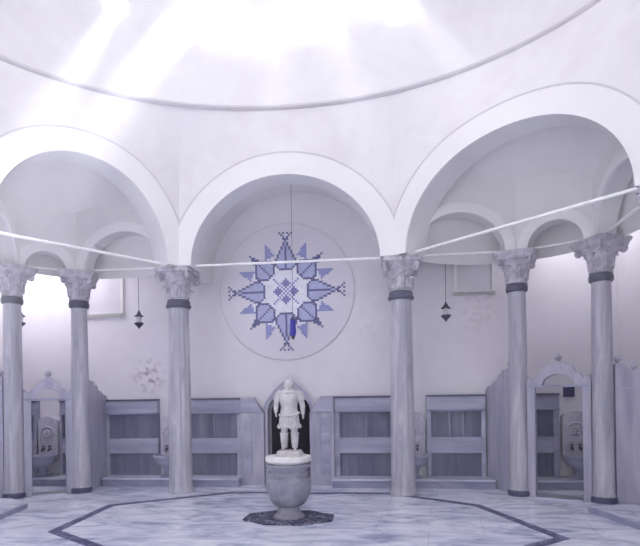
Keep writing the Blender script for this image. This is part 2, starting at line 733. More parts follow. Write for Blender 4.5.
# aisle ceilings
for nm, poly in (('ceiling_aisle_right', [(2.0, 4.75), (3.86, 4.75), (4.99, 4.2), (5.0, 1.8), (5.0, -2.1), (XW + .1, -2.1), (XW + .1, YB + .1), (2.0, YB + .1)]),
                 ('ceiling_aisle_left', [(-2.1, 4.75), (-3.9, 4.7), (-4.77, 4.08), (-4.1, 2.1), (-4.25, -2.1), (-XW - .1, -2.1), (-XW - .1, YB + .1), (-2.1, YB + .1)])):
    mb = MB()
    mb.slab(poly, 5.15, 5.25)
    struct(nm, mb, M['vault'])

# back wall with pointed doorway
DX, DW = -0.175, 0.44
half = XW + 0.25
sm = [(-half, 0.0), (DX - DW - 0.0001, 0.0)]
for i in range(17):
    u = i / 16 * 2 - 1
    z = 1.44 + 0.50 * (1 - abs(u)) ** 0.55 if abs(u) < 1 else 1.44
    sm.append((DX + DW * u, z))
sm += [(DX + DW + 0.0001, 0.0), (half, 0.0)]
p0, p1 = (-half, YB), (half, YB)
mbw = MB()
loops = [[(s, YB, z), (s, YB, 7.0), (s, YB + 0.3, 7.0), (s, YB + 0.3, z)] for s, z in sm]
mbw.rings(loops)
struct('wall_back', mbw, M['backplaster'], angle=20)
mb = MB(); mb.box(XW, XW + 0.25, -2.3, YB, 0, 5.3)
struct('wall_right', mb, M['backplaster'])
mb = MB(); mb.box(-XW - 0.25, -XW, -2.3, YB, 0, 5.3)
struct('wall_left', mb, M['backplaster'])

# passage behind the doorway, its unlit gloom painted into the wall colour
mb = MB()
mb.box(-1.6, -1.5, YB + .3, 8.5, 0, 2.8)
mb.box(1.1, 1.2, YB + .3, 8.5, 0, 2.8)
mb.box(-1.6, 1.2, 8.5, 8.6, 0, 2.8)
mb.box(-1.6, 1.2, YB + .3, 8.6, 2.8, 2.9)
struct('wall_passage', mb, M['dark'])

# floor
mb = MB()
mb.box(-7, 7, -9, 9, -0.12, 0)
struct('floor', mb, M['floor'])


# dark inlaid border of the pavement
def band(name, pts, w, zt=0.006):
    vs = []
    P = [Vector(p) for p in pts]
    n = len(P)
    L, R = [], []
    for i in range(n):
        a = (P[(i + 1) % n] - P[i]).normalized()
        b = (P[i] - P[i - 1]).normalized()
        na, nb = Vector((-a.y, a.x)), Vector((-b.y, b.x))
        m = (na + nb).normalized()
        k = w / 2 / max(0.4, m.dot(na))
        L.append(P[i] + m * k)
        R.append(P[i] - m * k)
    mb = MB()
    lp = [[(l.x, l.y, 0.0005), (l.x, l.y, zt), (r.x, r.y, zt), (r.x, r.y, 0.0005)] for l, r in zip(L, R)]
    lp.append(lp[0])
    mb.rings(lp, cap=False)
    return struct(name, mb, M['band'])


band('trim_16', [(-2.52, 1.86), (-2.66, 3.50), (-1.05, 4.72), (1.70, 4.76), (3.03, 3.80), (3.66, 1.98), (2.4, 0.9), (-0.9, 0.8)], 0.13)

# raised side-aisle pavements, each edged with a darker kerb
for nm, tn, line, xo in (('floor_aisle_right', 'trim_17', [(4.47, 3.44), (4.69, 2.44), (4.62, -2.2)], XW),
                         ('floor_aisle_left', 'trim_18', [(-3.90, 3.24), (-3.72, 2.42), (-3.9, -2.2)], -XW)):
    sg = 1 if xo > 0 else -1
    mb = MB()
    inner_ = [(x + sg * 0.05, y) for x, y in line]
    mb.slab(inner_ + [(xo, -2.2), (xo, 3.6), (inner_[0][0] + sg * 0.5, 3.6)], 0.0, 0.075)
    struct(nm, mb, M['floor'])
    mb = MB()
    mb.slab(line + inner_[::-1], 0.0, 0.07)
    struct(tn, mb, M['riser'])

# ================================================================== THINGS
# ------------------------------------------------------------------ columns
def rect_ring(hw, z, n=48, sq=6.0, wave=0.0, k=8, dip=0.0):
    out = []
    for i in range(n):
        th = 2 * pi * i / n
        c, s = abs(cos(th)), abs(sin(th))
        r = hw / ((c ** sq + s ** sq) ** (1 / sq))
        r *= 1 + wave * cos(k * th) - dip * (cos(4 * th) * 0.5 + 0.5)
        out.append((r * cos(th), r * sin(th), z))
    return out


def leaf_mb(r0, z0, h, w, lean, curl):
    """acanthus leaf at angle 0 (pointing to +x), standing at radius r0"""
    mb = MB()
    nu, nv = 8, 9
    front, back = [], []
    for j in range(nv + 1):
        v = j / nv
        ww = w * (0.75 + 0.35 * sin(pi * v)) * (1 - 0.75 * max(0, v - 0.72) / 0.28) * (1 + 0.10 * cos(v * 26))
        z = z0 + h * (v if v < 0.85 else 0.85 + 0.15 * sin((v - .85) / .15 * 2.2))
        out = lean * v ** 2 + (curl * ((v - 0.7) / 0.3) ** 1.5 if v > 0.7 else 0)
        zz = z - (curl * 0.9 * ((v - 0.8) / 0.2) ** 2 if v > 0.8 else 0)
        for i in range(nu + 1):
            u = i / nu * 2 - 1
            bul = 0.022 * (1 - u * u) + 0.008 * cos(u * 9)
            front.append((r0 + out + bul, u * ww / 2, zz))
            back.append((r0 + out - 0.012, u * ww / 2 * 0.96, zz))
    n1 = nu + 1
    tot = len(front)
    fs = []
    for j in range(nv):
        for i in range(nu):
            q = (j * n1 + i, j * n1 + i + 1, (j + 1) * n1 + i + 1, (j + 1) * n1 + i)
            fs += [q, tuple(x + tot for x in q[::-1])]
    for j in range(nv):
        for i in (0, nu):
            fs.append((j * n1 + i, (j + 1) * n1 + i, (j + 1) * n1 + i + tot, j * n1 + i + tot))
    for i in range(nu):
        for j in (0, nv):
            fs.append((j * n1 + i, j * n1 + i + 1, j * n1 + i + 1 + tot, j * n1 + i + tot))
    return mb.add(front + back, fs)


def volute_mb(r0, z0, R):
    mb = MB()
    pts, rad = [], []
    for i in range(30):
        a = i / 29 * 2 * pi * 1.6
        r = R * (1 - 0.55 * i / 29)
        pts.append((r0 + r * cos(pi - a) * 1.0, 0, z0 + r * sin(pi - a)))
        rad.append(0.032 * (1 - 0.4 * i / 29))
    mb.tube(pts, rad, 8)
    mb.ball((r0, 0, z0), 0.035, 10, 6)
    return mb


def make_main_column(facets, label):
    root = empty('column', (0, 0, 0), label=label, cat='column', group='tall columns of the main arcade')
    zc = 3.47      # underside of the capital
    zr = 3.30      # underside of the collar
    # shaft
    mb = MB()
    prof = [(0.235, 0.0), (0.235, 0.05), (0.215, 0.07), (0.205, 0.16), (0.20, 1.2), (0.193, 2.2), (0.178, zr)]
    if facets:
        n = 96
        rs = []
        for r, z in prof:
            ring = []
            for i in range(n):
                th = 2 * pi * i / n
                k = 0.0 if z < 0.06 else 0.045
                ring.append(((r * (1 - k * (0.5 + 0.5 * cos(12 * th)) ** 2)) * cos(th), (r * (1 - k * (0.5 + 0.5 * cos(12 * th)) ** 2)) * sin(th), z))
            rs.append(ring)
        mb.rings(rs)
        mb.build('shaft', M['shaft'], root, angle=50)
    else:
        mb.lathe(prof, 48)
        mb.build('shaft', M['shaft'], root, angle=50)
    mb = MB()
    mb.lathe([(0.18, zr), (0.205, zr + .005), (0.222, zr + .03), (0.222, zr + .055), (0.203, zr + .07), (0.205, zr + .085), (0.20, zr + .13), (0.185, zr + .145)], 40)
    mb.build('collar', M['darkring'], root, angle=30)
    # capital bell + abacus
    mb = MB()
    rs = [rect_ring(0.180, zr + .145, sq=2), rect_ring(0.19, zr + .165, sq=2), rect_ring(0.175, zr + .18, sq=2),
          rect_ring(0.185, 3.55, sq=2), rect_ring(0.20, 3.70, sq=2), rect_ring(0.235, 3.82, sq=2.6), rect_ring(0.28, 3.90, sq=4)]
    mb.rings(rs)
    cap = mb.build('capital', M['capital'], root, angle=45)
    mb = MB()
    mb.rings([rect_ring(0.30, 3.90, sq=9, dip=0.06), rect_ring(0.325, 3.915, sq=9, dip=0.06), rect_ring(0.325, 3.95, sq=9, dip=0.06),
              rect_ring(0.30, 3.96, sq=12), rect_ring(0.30, 4.0, sq=12)])
    mb.build('abacus', M['capital'], cap, angle=40)
    for k in range(8):
        lf = leaf_mb(0.185, 3.49, 0.20 if k % 2 else 0.27, 0.13, 0.035, 0.06).xform(Matrix.Rotation(k * pi / 4, 4, 'Z'))
        lf.build('leaf', M['capital'], cap, angle=50)
    for k in range(4):
        vm = volute_mb(0.335, 3.83, 0.075).xform(Matrix.Rotation(pi / 4 + k * pi / 2, 4, 'Z'))
        vm.build('volute', M['capital'], cap, angle=50)
    for k in range(4):
        mb = MB()
        mb.ball((0.305, 0, 3.93), (0.03, 0.045, 0.035), 10, 6)
        for q in range(5):
            a = 2 * pi * q / 5
            mb.ball((0.315, 0.04 * cos(a), 3.93 + 0.035 * sin(a)), 0.018, 8, 5)
        mb.xform(Matrix.Rotation(k * pi / 2, 4, 'Z'))
        mb.build('rosette', M['capital'], cap, angle=50)
    return root


def make_corner_column(label):
    root = empty('column', (0, 0, 0), label=label, cat='column', group='slender columns of the corner bays')
    mb = MB()
    mb.lathe([(0.185, 0), (0.185, 0.02), (0.19, 0.05), (0.18, 0.085), (0.165, 0.095)], 40)
    mb.build('base', M['darkbase'], root, angle=30)
    mb = MB()
    mb.lathe([(0.172, 0.095), (0.165, 0.125), (0.156, 0.15), (0.153, 0.9), (0.147, 2.2), (0.138, 3.36)], 40)
    mb.build('shaft', M['shaft'], root, angle=40)
    zr = 3.36
    mb = MB()
    mb.lathe([(0.14, zr), (0.160, zr + .004), (0.174, zr + .03), (0.174, zr + .09), (0.164, zr + .115), (0.145, zr + .125)], 40)
    mb.build('collar', M['darkring'], root, angle=30)
    mb = MB()
    rs = [rect_ring(0.150, zr + .125, sq=2), rect_ring(0.172, zr + .14, sq=2), rect_ring(0.172, zr + .155, sq=2), rect_ring(0.158, zr + .165, sq=2),
          rect_ring(0.165, 3.56, sq=2.2), rect_ring(0.185, 3.72, sq=2.6), rect_ring(0.215, 3.80, sq=3.2), rect_ring(0.245, 3.86, sq=5)]
    mb.rings(rs)
    cap = mb.build('capital', M['capital'], root, angle=45)
    mb = MB()
    mb.rings([rect_ring(0.245, 3.86, sq=9), rect_ring(0.275, 3.88, sq=12), rect_ring(0.29, 3.93, sq=14), rect_ring(0.31, 3.96, sq=16), rect_ring(0.31, 4.0, sq=16)])
    mb.build('abacus', M['capital'], cap, angle=40)
    for k in range(8):
        lf = leaf_mb(0.165, 3.56, 0.25, 0.115, 0.035, 0.045).xform(Matrix.Rotation(k * pi / 4 + pi / 8, 4, 'Z'))
        lf.build('leaf', M['capital'], cap, angle=50)
    for k in range(4):
        vm = volute_mb(0.30, 3.83, 0.045).xform(Matrix.Rotation(pi / 4 + k * pi / 2, 4, 'Z'))
        vm.build('volute', M['capital'], cap, angle=50)
    return root


colB = make_main_column(False, 'thick smooth grey marble column with leafy capital, right of the statue')
colB.location = (*B_, 0)
colA = make_main_column(True, 'thick ribbed grey marble column with leafy capital, left of the statue')
colA.location = (*A_, 0)
copy_tree(colB, (*C_, 0), -pi / 4, 'thick smooth marble column nearest the camera on the right')
copy_tree(colB, (*D_, 0), pi / 4, 'thick smooth marble column nearest the camera on the left')
c1 = make_corner_column('slender marble column between the right scalloped gateway and the back wainscot')
c1.location = (*P514, 0)
c1.rotation_euler.z = radians(-22)
copy_tree(c1, (*P600, 0), radians(-67), 'slender marble column on the right side of the right scalloped gateway, rightmost column')
copy_tree(c1, (*P79, 0), radians(22), 'slender marble column on the right side of the left scalloped gateway')
copy_tree(c1, (*P12, 0), radians(67), 'slender marble column on the left side of the left scalloped gateway, leftmost column')

# ------------------------------------------------------------------ tie rods
def rod(p, q, r, z0, z1, label, inset=0.25):
    p, q = Vector((*p, z0)), Vector((*q, z1))
    d = (q - p).normalized()
    mb = MB()
    mb.tube([p + d * inset, q - d * inset], r, 10)
    o = mb.build('tie_rod', M['rod'])
    tag(o, label, 'tie rod', 'white iron tie rods at the arch springings')


rod(A_, B_, 0.022, 4.06, 4.04, 'white iron tie rod across the central arch, in front of the blue tile star')
rod(B_, C_, 0.023, 4.06, 4.06, 'thick white tie rod slanting up across the big right arch')
rod(D_, A_, 0.023, 4.06, 4.06, 'thick white tie rod slanting across the big left arch')
rod(B_, P514, 0.018, 4.05, 4.05, 'thin white tie rod under the small arch with the right hanging lamp')
rod(P514, P600, 0.016, 4.05, 4.05, 'thin white tie rod over the right scalloped gateway')
rod(P600, C_, 0.024, 4.05, 4.05, 'white tie rod rising from the rightmost slender column to the picture edge')
rod(P79, A_, 0.018, 4.05, 4.05, 'thin white tie rod under the small arch with the left hanging lamp')
rod(P12, P79, 0.016, 4.05, 4.05, 'thin white tie rod over the left scalloped gateway')

# ------------------------------------------------------------------ wainscot and bench on the back wall
def wainscot(x0, x1, label, post_l=0.1, post_r=0.1, mull=()):
    root = empty('wainscot_panel', (0, 0, 0), label=label, cat='wall panelling', group='marble wainscot along the back wall')
    y = YB
    mb = MB()
    mb.box(x0, x1, y - 0.05, y, 0.165, 1.66)
    mb.build('backing', M['cladding'], root)
    mb = MB(); mb.box(x0, x1, y - 0.13, y - 0.05, 1.42, 1.66)
    mb.build('top_rail', M['rail'], root, bevel=0.008)
    mb = MB(); mb.box(x0, x1, y - 0.11, y - 0.05, 0.60, 0.90)
    mb.build('middle_rail', M['rail'], root, bevel=0.008)
    mb = MB(); mb.box(x0, x1, y - 0.16, y, 1.66, 1.69)
    mb.build('ledge', M['darkbase'], root, bevel=0.004)
    mb = MB(); mb.box(x0, x1, y - 0.15, y - 0.05, 1.385, 1.42)
    mb.build('molding', M['riser'], root, bevel=0.008)
    for a, b in ((x0, x0 + post_l), (x1 - post_r, x1)):
        if b - a > 0.01:
            mb = MB(); mb.box(a, b, y - 0.12, y - 0.05, 0.165, 1.385)
            mb.build('stile', M['rail'], root, bevel=0.006)
    for x in mull:
        mb = MB(); mb.box(x - .012, x + .012, y - 0.065, y - 0.05, 0.9, 1.385)
        mb.build('joint', M['riser'], root)
    return root


wainscot(-3.95, -2.84, 'marble wainscot left of the left wash basin, beside the scalloped screen', 0.08, 0.0)
wainscot(-2.29, -1.12, 'marble wainscot between the ribbed column and the dark doorway', 0.08, 0.1, (-1.7,))
wainscot(0.70, 1.93, 'marble wainscot between the dark doorway and the smooth column', 0.1, 0.08, (1.3,))
wainscot(2.43, 3.50, 'marble wainscot right of the right wash basin, beside the scalloped screen', 0.08, 0.08, (2.85, 3.1))
wainscot(-5.84, -5.46, 'marble wainscot inside the left corner cell, left of its basin', 0.08, 0.06)
wainscot(-4.94, -4.08, 'marble wainscot inside the left corner cell, right of its basin', 0.04, 0.06)
wainscot(3.62, 4.79, 'marble wainscot inside the right corner cell, left of its basin', 0.05, 0.1)


def bench(pts, name_label):
    root = empty('bench', (0, 0, 0), label=name_label, cat='stone bench')
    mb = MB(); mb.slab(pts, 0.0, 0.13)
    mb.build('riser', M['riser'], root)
    cx = sum(p[0] for p in pts) / len(pts); cy = sum(p[1] for p in pts) / len(pts)
    mb = MB(); mb.slab([(x, y - 0.03 if y < cy else y) for x, y in pts], 0.13, 0.165)
    mb.build('seat', M['bench'], root, bevel=0.008)


bench([(-3.82, 5.29), (-1.1, 5.29), (-1.1, YB), (-3.92, YB)], 'low marble bench along the back wall left of the doorway')
bench([(0.68, 5.29), (3.60, 5.29), (3.52, YB), (0.68, YB)], 'low marble bench along the back wall right of the doorway')
bench([(-5.85, 5.25), (-4.05, 5.25), (-4.07, YB), (-5.85, YB)], 'low marble bench inside the left corner cell')
bench([(3.68, 5.25), (5.85, 5.25), (5.85, YB), (3.62, YB)], 'low marble bench inside the right corner cell')


# door frame and flanking slabs
def pier(x0, x1, chamfer_right, label):
    root = empty('pier_slab', (0, 0, 0), label=label, cat='marble slab', group='chamfered slabs beside the doorway')
    w = x1 - x0
    if chamfer_right:
        poly = [(x0, 0), (x1, 0), (x1, 1.38), (x1 - 0.22, 1.70), (x0, 1.70)]
        top = [(x0 + .02, 1.40), (x1 - 0.02, 1.40), (x1 - 0.21, 1.66), (x0 + .02, 1.66)]
    else:
        poly = [(x0, 0), (x1, 0), (x1, 1.70), (x0 + 0.22, 1.70), (x0, 1.38)]
        top = [(x0 + .02, 1.40), (x1 - 0.02, 1.40), (x1 - .02, 1.66), (x0 + 0.21, 1.66)]
    mb = MB(); mb.prism(poly, 5.56, YB)
    mb.build('slab', M['screen'], root, bevel=0.01)
    mb = MB(); mb.prism(top, 5.535, 5.56)
    mb.build('top_panel', M['rail'], root, bevel=0.006)
    xi = x0 + 0.06 if chamfer_right else x0 + 0.22
    mb = MB(); mb.box(xi, xi + w - 0.30, 5.545, 5.56, 0.2, 1.3)
    mb.build('inset_panel', M['rail'], root, bevel=0.006)


pier(-1.12, -0.66, True, 'tall chamfered marble slab left of the dark doorway')
pier(0.23, 0.70, False, 'tall chamfered marble slab right of the dark doorway')


def door_curve(w, h_sp, h_ap, n=14, p=0.62):
    out = []
    for i in range(n * 2 + 1):
        u = i / n - 1
        out.append((DX + w * u, h_sp + (h_ap - h_sp) * (1 - abs(u)) ** p))
    return out


mb = MB()
inner = [(DX - 0.42, 0.0)] + door_curve(0.42, 1.42, 1.88, p=0.5) + [(DX + 0.42, 0.0)]
outerc = [(DX - 0.47, 0.0)] + door_curve(0.47, 1.47, 2.03) + [(DX + 0.47, 0.0)]
mb.rings([[(a[0], 5.60, a[1]), (b[0], 5.60, b[1]), (b[0], YB + .02, b[1]), (a[0], YB + .02, a[1])] for a, b in zip(inner, outerc)])
o = mb.build('door_1', M['screen'], bevel=0.0)
o['kind'] = 'structure'
mb = MB()
mb.rings([[(a[0], 5.585, a[1]), (b[0], 5.585, b[1]), (b[0], 5.61, b[1]), (a[0], 5.61, a[1])]
          for a, b in zip(door_curve(0.47, 1.47, 2.03), door_curve(0.50, 1.47, 2.065))])
o = mb.build('door_1_molding', M['rail'])
o['kind'] = 'structure'

# ------------------------------------------------------------------ scalloped marble screens
def frame_xf(p, q):
    p, q = Vector((*p, 0)), Vector((*q, 0))
    d = (q - p).normalized()
    nrm = Vector((-d.y, d.x, 0))
    Mx = Matrix((
        (d.x, nrm.x, 0, p.x), (d.y, nrm.y, 0, p.y), (0, 0, 1, 0), (0, 0, 0, 1)))
    return Mx, (q - p).length


def finial(mb, x, z, s=1.0):
    mb.lathe([(0.05 * s, z), (0.028 * s, z + .02 * s), (0.05 * s, z + .05 * s), (0.062 * s, z + .085 * s), (0.045 * s, z + .12 * s), (0.012 * s, z + .15 * s)], 16, (x, 0))
    for k in range(4):
        a = k * pi / 2
        mb.ball((x + 0.05 * s * cos(a), 0.05 * s * sin(a), z + .08 * s), 0.022 * s, 8, 5)


def gateway(p, q, label, ra, rb, zt):
    Mx, L = frame_xf(p, q)
    root = empty('gateway', label=label, cat='stone gateway', group='scalloped marble gateways of the corner cells')
    T = 0.07
    x0, x1 = ra, L - rb
    j0, j1 = x0 + 0.12, x1 - 0.12       # opening
    for a, b in ((x0, j0), (j1, x1)):
        mb = MB(); mb.box(a, b, -T, T, 0, zt); mb.xform(Mx)
        mb.build('jamb', M['screen'], root, bevel=0.008)
    c = (x0 + x1) / 2
    hw = (x1 - x0) / 2
    top = [(-1.0, 0.10), (-0.97, 0.145), (-0.9, 0.17), (-0.82, 0.155), (-0.78, 0.13), (-0.74, 0.17), (-0.68, 0.215), (-0.6, 0.235), (-0.53, 0.23),
           (-0.49, 0.30), (-0.42, 0.36), (-0.32, 0.385), (-0.24, 0.38), (-0.2, 0.41), (-0.1, 0.435), (0, 0.44)]
    top = top + [(-u, z) for u, z in top[::-1][1:]]
    top = [(u, z * 0.9) for u, z in top]
    poly = [(c + hw * u, zt + z) for u, z in top]
    poly += [(x1, zt), (c + hw * 0.60, zt)]
    arch = []
    for i in range(13):
        th = pi * i / 12
        arch.append((c + hw * 0.50 * cos(th), zt + 0.02 + 0.17 * sin(th)))
    poly += arch + [(c - hw * 0.60, zt), (x0, zt)]
    mb = MB(); mb.prism(poly, -T, T); mb.xform(Mx)
    mb.build('pediment', M['screen'], root, bevel=0.006)
    mb = MB(); mb.box(x0, x1, -T - .012, T + .012, zt - .015, zt + .012); mb.xform(Mx)
    mb.build('lintel', M['riser'], root)
    mb = MB(); finial(mb, c, zt + 0.385, 0.9); mb.xform(Mx)
    mb.build('finial', M['screen'], root)
    for u in (-0.97, 0.97):
        mb = MB(); finial(mb, c + hw * u, zt + 0.12, 0.45); mb.xform(Mx)
        mb.build('finial', M['screen'], root)
    mb = MB(); mb.box(j0, j1, -0.2, 0.2, 0, 0.03); mb.xform(Mx)
    mb.build('threshold', M['bench'], root, bevel=0.004)


gateway(P514, P600, 'marble gateway with scalloped arched top between the two right slender columns', 0.15, 0.15, 1.79)
gateway(P12, P79, 'marble gateway with scalloped arched top between the two left slender columns', 0.15, 0.13, 1.70)


def screen(p, q, label, ra, rb, zt=1.74):
    """solid marble partition, scalloped top rising from q end (low, at wall) to p end (high, at column)"""
    Mx, L = frame_xf(p, q)
    root = empty('partition_screen', label=label, cat='marble screen', group='scalloped marble partitions of the corner cells')
    T = 0.06
    x0, x1 = ra, L - rb
    mb = MB(); mb.box(x0, x1, -T, T, 0, zt); mb.xform(Mx)
    mb.build('panel', M['screen'], root, bevel=0.008)
    prof = [(0.0, 0.36), (0.08, 0.38), (0.16, 0.37), (0.22, 0.33), (0.28, 0.27), (0.36, 0.27), (0.42, 0.30), (0.48, 0.26), (0.52, 0.19), (0.60, 0.17),
            (0.68, 0.17), (0.74, 0.12), (0.82, 0.10), (0.92, 0.09), (1.0, 0.03)]
    poly = [(x0 + (x1 - x0) * u, zt + z) for u, z in prof] + [(x1, zt), (x0, zt)]
    mb = MB(); mb.prism(poly, -T, T); mb.xform(Mx)
    mb.build('crest', M['screen'], root, bevel=0.006)
    mb = MB(); mb.box(x0, x1, -T - .008, T + .008, zt - .01, zt + .01); mb.xform(Mx)
    mb.build('joint', M['rail'], root)
    for u, z, s in ((0.08, 0.37, 0.9), (0.38, 0.28, 0.6)):
        mb = MB(); finial(mb, x0 + (x1 - x0) * u, zt + z, s); mb.xform(Mx)
        mb.build('finial', M['screen'], root)


screen(P514, (3.56, YB), 'marble partition with stepped crest running from a slender column to the back wall, right half', 0.16, 0.05)
screen(P79, (-4.0, YB), 'marble partition with stepped crest running from a slender column to the back wall, left half', 0.16, 0.05, 1.69)
screen(P600, (XW, 4.1), 'marble partition with curved crest beside the rightmost slender column', 0.16, 0.0)
screen(P12, (-XW, 4.0), 'marble partition with curved crest beside the leftmost slender column', 0.16, 0.0)


# ------------------------------------------------------------------ wash basins (kurna)
def make_basin(label, x, z0=0.165, ph=1.20, w=0.42):
    root = empty('wash_basin', (x, YB - 0.0, z0), label=label, cat='wash basin', group='carved marble wash basins')
    h = ph
    # back panel with rounded top
    mb = MB()
    poly = [(-w / 2, 0.30), (w / 2, 0.30), (w / 2, h - 0.12)]
    for i in range(1, 12):
        th = pi * i / 12
        poly.append((w / 2 * cos(th) * 0.98, h - 0.12 + 0.12 * sin(th)))
    poly.append((-w / 2, h - 0.12))
    mb.prism(poly, -0.14, 0)
    bp = mb.build('back_panel', M['leaf'], root, bevel=0.006)
    # relief: arch, rosette, scrolls
    mb = MB()
    pts = [(-w * .36, -0.15, 0.45)] + [(-w * .36 * cos(pi * i / 14), -0.15, h - 0.36 + 0.15 * sin(pi * i / 14)) for i in range(15)] + [(w * .36, -0.15, 0.45)]
    mb.tube(pts, 0.016, 8)
    mb.build('relief_arch', M['leaf'], bp)
    mb = MB()
    for q in range(8):
        a = 2 * pi * q / 8
        mb.ball((0.06 * cos(a), -0.15, h - 0.36 + 0.06 * sin(a)), 0.028, 8, 6)
    mb.ball((0, -0.155, h - 0.36), 0.03, 8, 6)
    mb.build('relief_rosette', M['leaf'], bp)
    mb = MB()
    for s in (-1, 1):
        pts, rad = [], []
        for i in range(26):
            a = i / 25 * 2 * pi * 1.3
            r = 0.075 * (1 - .65 * i / 25)
            pts.append((s * (0.09 + r * cos(a)), -0.15, 0.60 + r * sin(a)))
            rad.append(0.014)
        mb.tube(pts, rad, 8)
    mb.build('relief_scroll', M['leaf'], bp)
    # bowl
    mb = MB()
    mb.lathe([(0.10, 0.20), (0.17, 0.23), (0.23, 0.31), (0.255, 0.38), (0.275, 0.39), (0.275, 0.425), (0.24, 0.425), (0.20, 0.34), (0.05, 0.29)], 32, (0, -0.30))
    mb.build('bowl', M['rail'], root, angle=30)
    mb = MB()
    mb.lathe([(0.15, 0.0), (0.15, 0.03), (0.10, 0.05), (0.07, 0.10), (0.10, 0.17), (0.12, 0.21)], 24, (0, -0.30))
    mb.build('pedestal', M['riser'], root, angle=30)
    for s in (-1, 1):
        mb = MB()
        mb.tube([(s * 0.07, -0.13, 0.53), (s * 0.07, -0.20, 0.54), (s * 0.07, -0.235, 0.50)], 0.018, 10)
        t = mb.build('tap', M['iron'], root)
        mb = MB()
        mb.tube([(s * 0.07, -0.18, 0.545), (s * 0.07, -0.18, 0.59)], 0.01, 8)
        mb.box(s * 0.07 - .035, s * 0.07 + .035, -0.19, -0.17, 0.585, 0.60)
        mb.build('handle', M['iron'], t)
    return root


k1 = make_basin('carved marble wash basin peeking out from behind the smooth column', 2.18)
copy_tree(k1, (-2.56, YB, 0.165), 0, 'marble wash basin peeking out from behind the ribbed column')
copy_tree(k1, (-5.20, YB, 0.165), 0, 'carved marble wash basin seen through the left scalloped gateway')
copy_tree(k1, (5.05, YB, 0.165), 0, 'carved marble wash basin seen through the right scalloped gateway')
# little wall opening above the right-hand basin: solid block, inner shade painted on
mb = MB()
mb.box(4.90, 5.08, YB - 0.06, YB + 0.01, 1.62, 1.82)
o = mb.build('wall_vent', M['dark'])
tag(o, 'small dark square vent above the right corner basin', 'vent')
mb = MB()

# ------------------------------------------------------------------ round medallion with tile star
MC = Vector((-0.22, YB, 3.75))
root = empty('wall_medallion', tuple(MC), label='round plaster medallion with blue and white tile star on the back wall', cat='medallion')
mb = MB()
Rm = 1.33
mb.v, mb.f, mb.m = [], [], []
pr = [(0.0, -0.03), (Rm - 0.02, -0.03), (Rm, -0.025), (Rm + 0.005, 0.0)]
n = 96
rs = [[(max(r, 0.001) * cos(2 * pi * i / n), y, max(r, 0.001) * sin(2 * pi * i / n)) for i in range(n)] for r, y in pr]
mb.rings(rs, cap=False)
mb.build('disc', M['disc'], root, angle=25)


mb = MB()
rs = [[(r * cos(2 * pi * i / n), y, r * sin(2 * pi * i / n)) for i in range(n)] for r, y in [(Rm - 0.018, -0.031), (Rm + 0.006, -0.031), (Rm + 0.012, 0.0), (Rm - 0.018, -0.0)]]
mb.rings(rs + [rs[0]], cap=False)
rimo = mb.build('edge_rim', M['cornice'], root, angle=25)


def cell(i, j):
    x, y = abs(i), abs(j)
    if y > x:
        x, y = y, x
    W_ = {11: 3, 12: 4, 13: 5, 14: 5, 15: 5, 16: 5, 17: 4, 18: 4, 19: 3, 20: 3, 21: 2, 22: 2, 23: 1, 24: 1, 25: 0}
    if x in W_ and y <= W_[x]:
        w = W_[x]
        nxt = W_.get(x + 1, 0)
        if y == w or x == 11 or y > nxt or (y == 0 and x <= 22):
            return 'd'
        return 'l'
    if (x, y) in ((26, 0), (27, 1), (28, 2), (29, 1), (29, 3), (26, 1)):
        return 'd'
    s, t = (x + y) / 2, (x - y) / 2
    wd = {7.5: 1.5, 8: 2, 8.5: 2.5, 9: 3, 9.5: 3.5, 10: 4, 10.5: 3.5, 11: 4, 11.5: 3.5, 12: 3, 12.5: 2.5, 13: 2, 13.5: 1.5, 14: 1, 14.5: 0.5,
          15: 1, 15.5: 0.5, 16: 0, 16.5: 0.5, 17: 0, 18: 0}.get(s, -1)
    if wd >= 0 and t <= wd:
        if t >= wd - 0.5 or t == 0 or s <= 7.5:
            return 'd'
        return 'l'
    # leaf triangle
    if 6 <= y <= 11 and x >= 16:
        if x <= 17.5 + (y - 5.5) * 1.4 and x >= 17.8 - (y - 5.5) * 0.45 and y <= 10:
            return 'm'
    if x <= 6 and abs(x - 4) + y <= 2:
        return 'p'
    if x <= 1:
        return 'p' if (x + y) % 2 == 0 else 'w'
    if x == y and 2 <= x <= 6:
        return 'm'
    if math.hypot(x, y) < 14.5:
        return 'w'
    # white halo
    if math.hypot(x, y) < 19 and y >= 5 and x - y > 4 and x < 17:
        return 'w'
    return None


CS = 0.0392
keys = 'wldmp'
cellmats = [M['tw'], M['tl'], M['td'], M['tm'], M['tp']]
mb = MB()
for i in range(-29, 30):
    for j in range(-29, 30):
        c = cell(i, j)
        if c:
            x, z = i * CS, j * CS
            h = CS / 2 * 0.985
            mb.box(x - h, x + h, -0.036, -0.0295, z - h, z + h, keys.index(c))
star = mb.build('tile_star', cellmats, root, recalc=False)
star['label'] = 'blue and white stepped tile star'


# blind windows in the back wall
for nm, (x0, x1, z0, z1) in (('window_1', (-4.35, -3.64, 3.44, 4.62)), ('window_2', (3.03, 3.66, 3.60, 4.70))):
    mb = MB()
    mb.box(x0, x1, YB - 0.008, YB, z0, z1)
    mb.box(x0 - .06, x0, YB - 0.03, YB, z0, z1, 1)
    mb.box(x1, x1 + .06, YB - 0.03, YB, z0, z1, 1)
    mb.box(x0 - .06, x1 + .06, YB - 0.05, YB, z0 - .06, z0, 1)
    struct(nm, mb, [M['blind'], M['vault']])

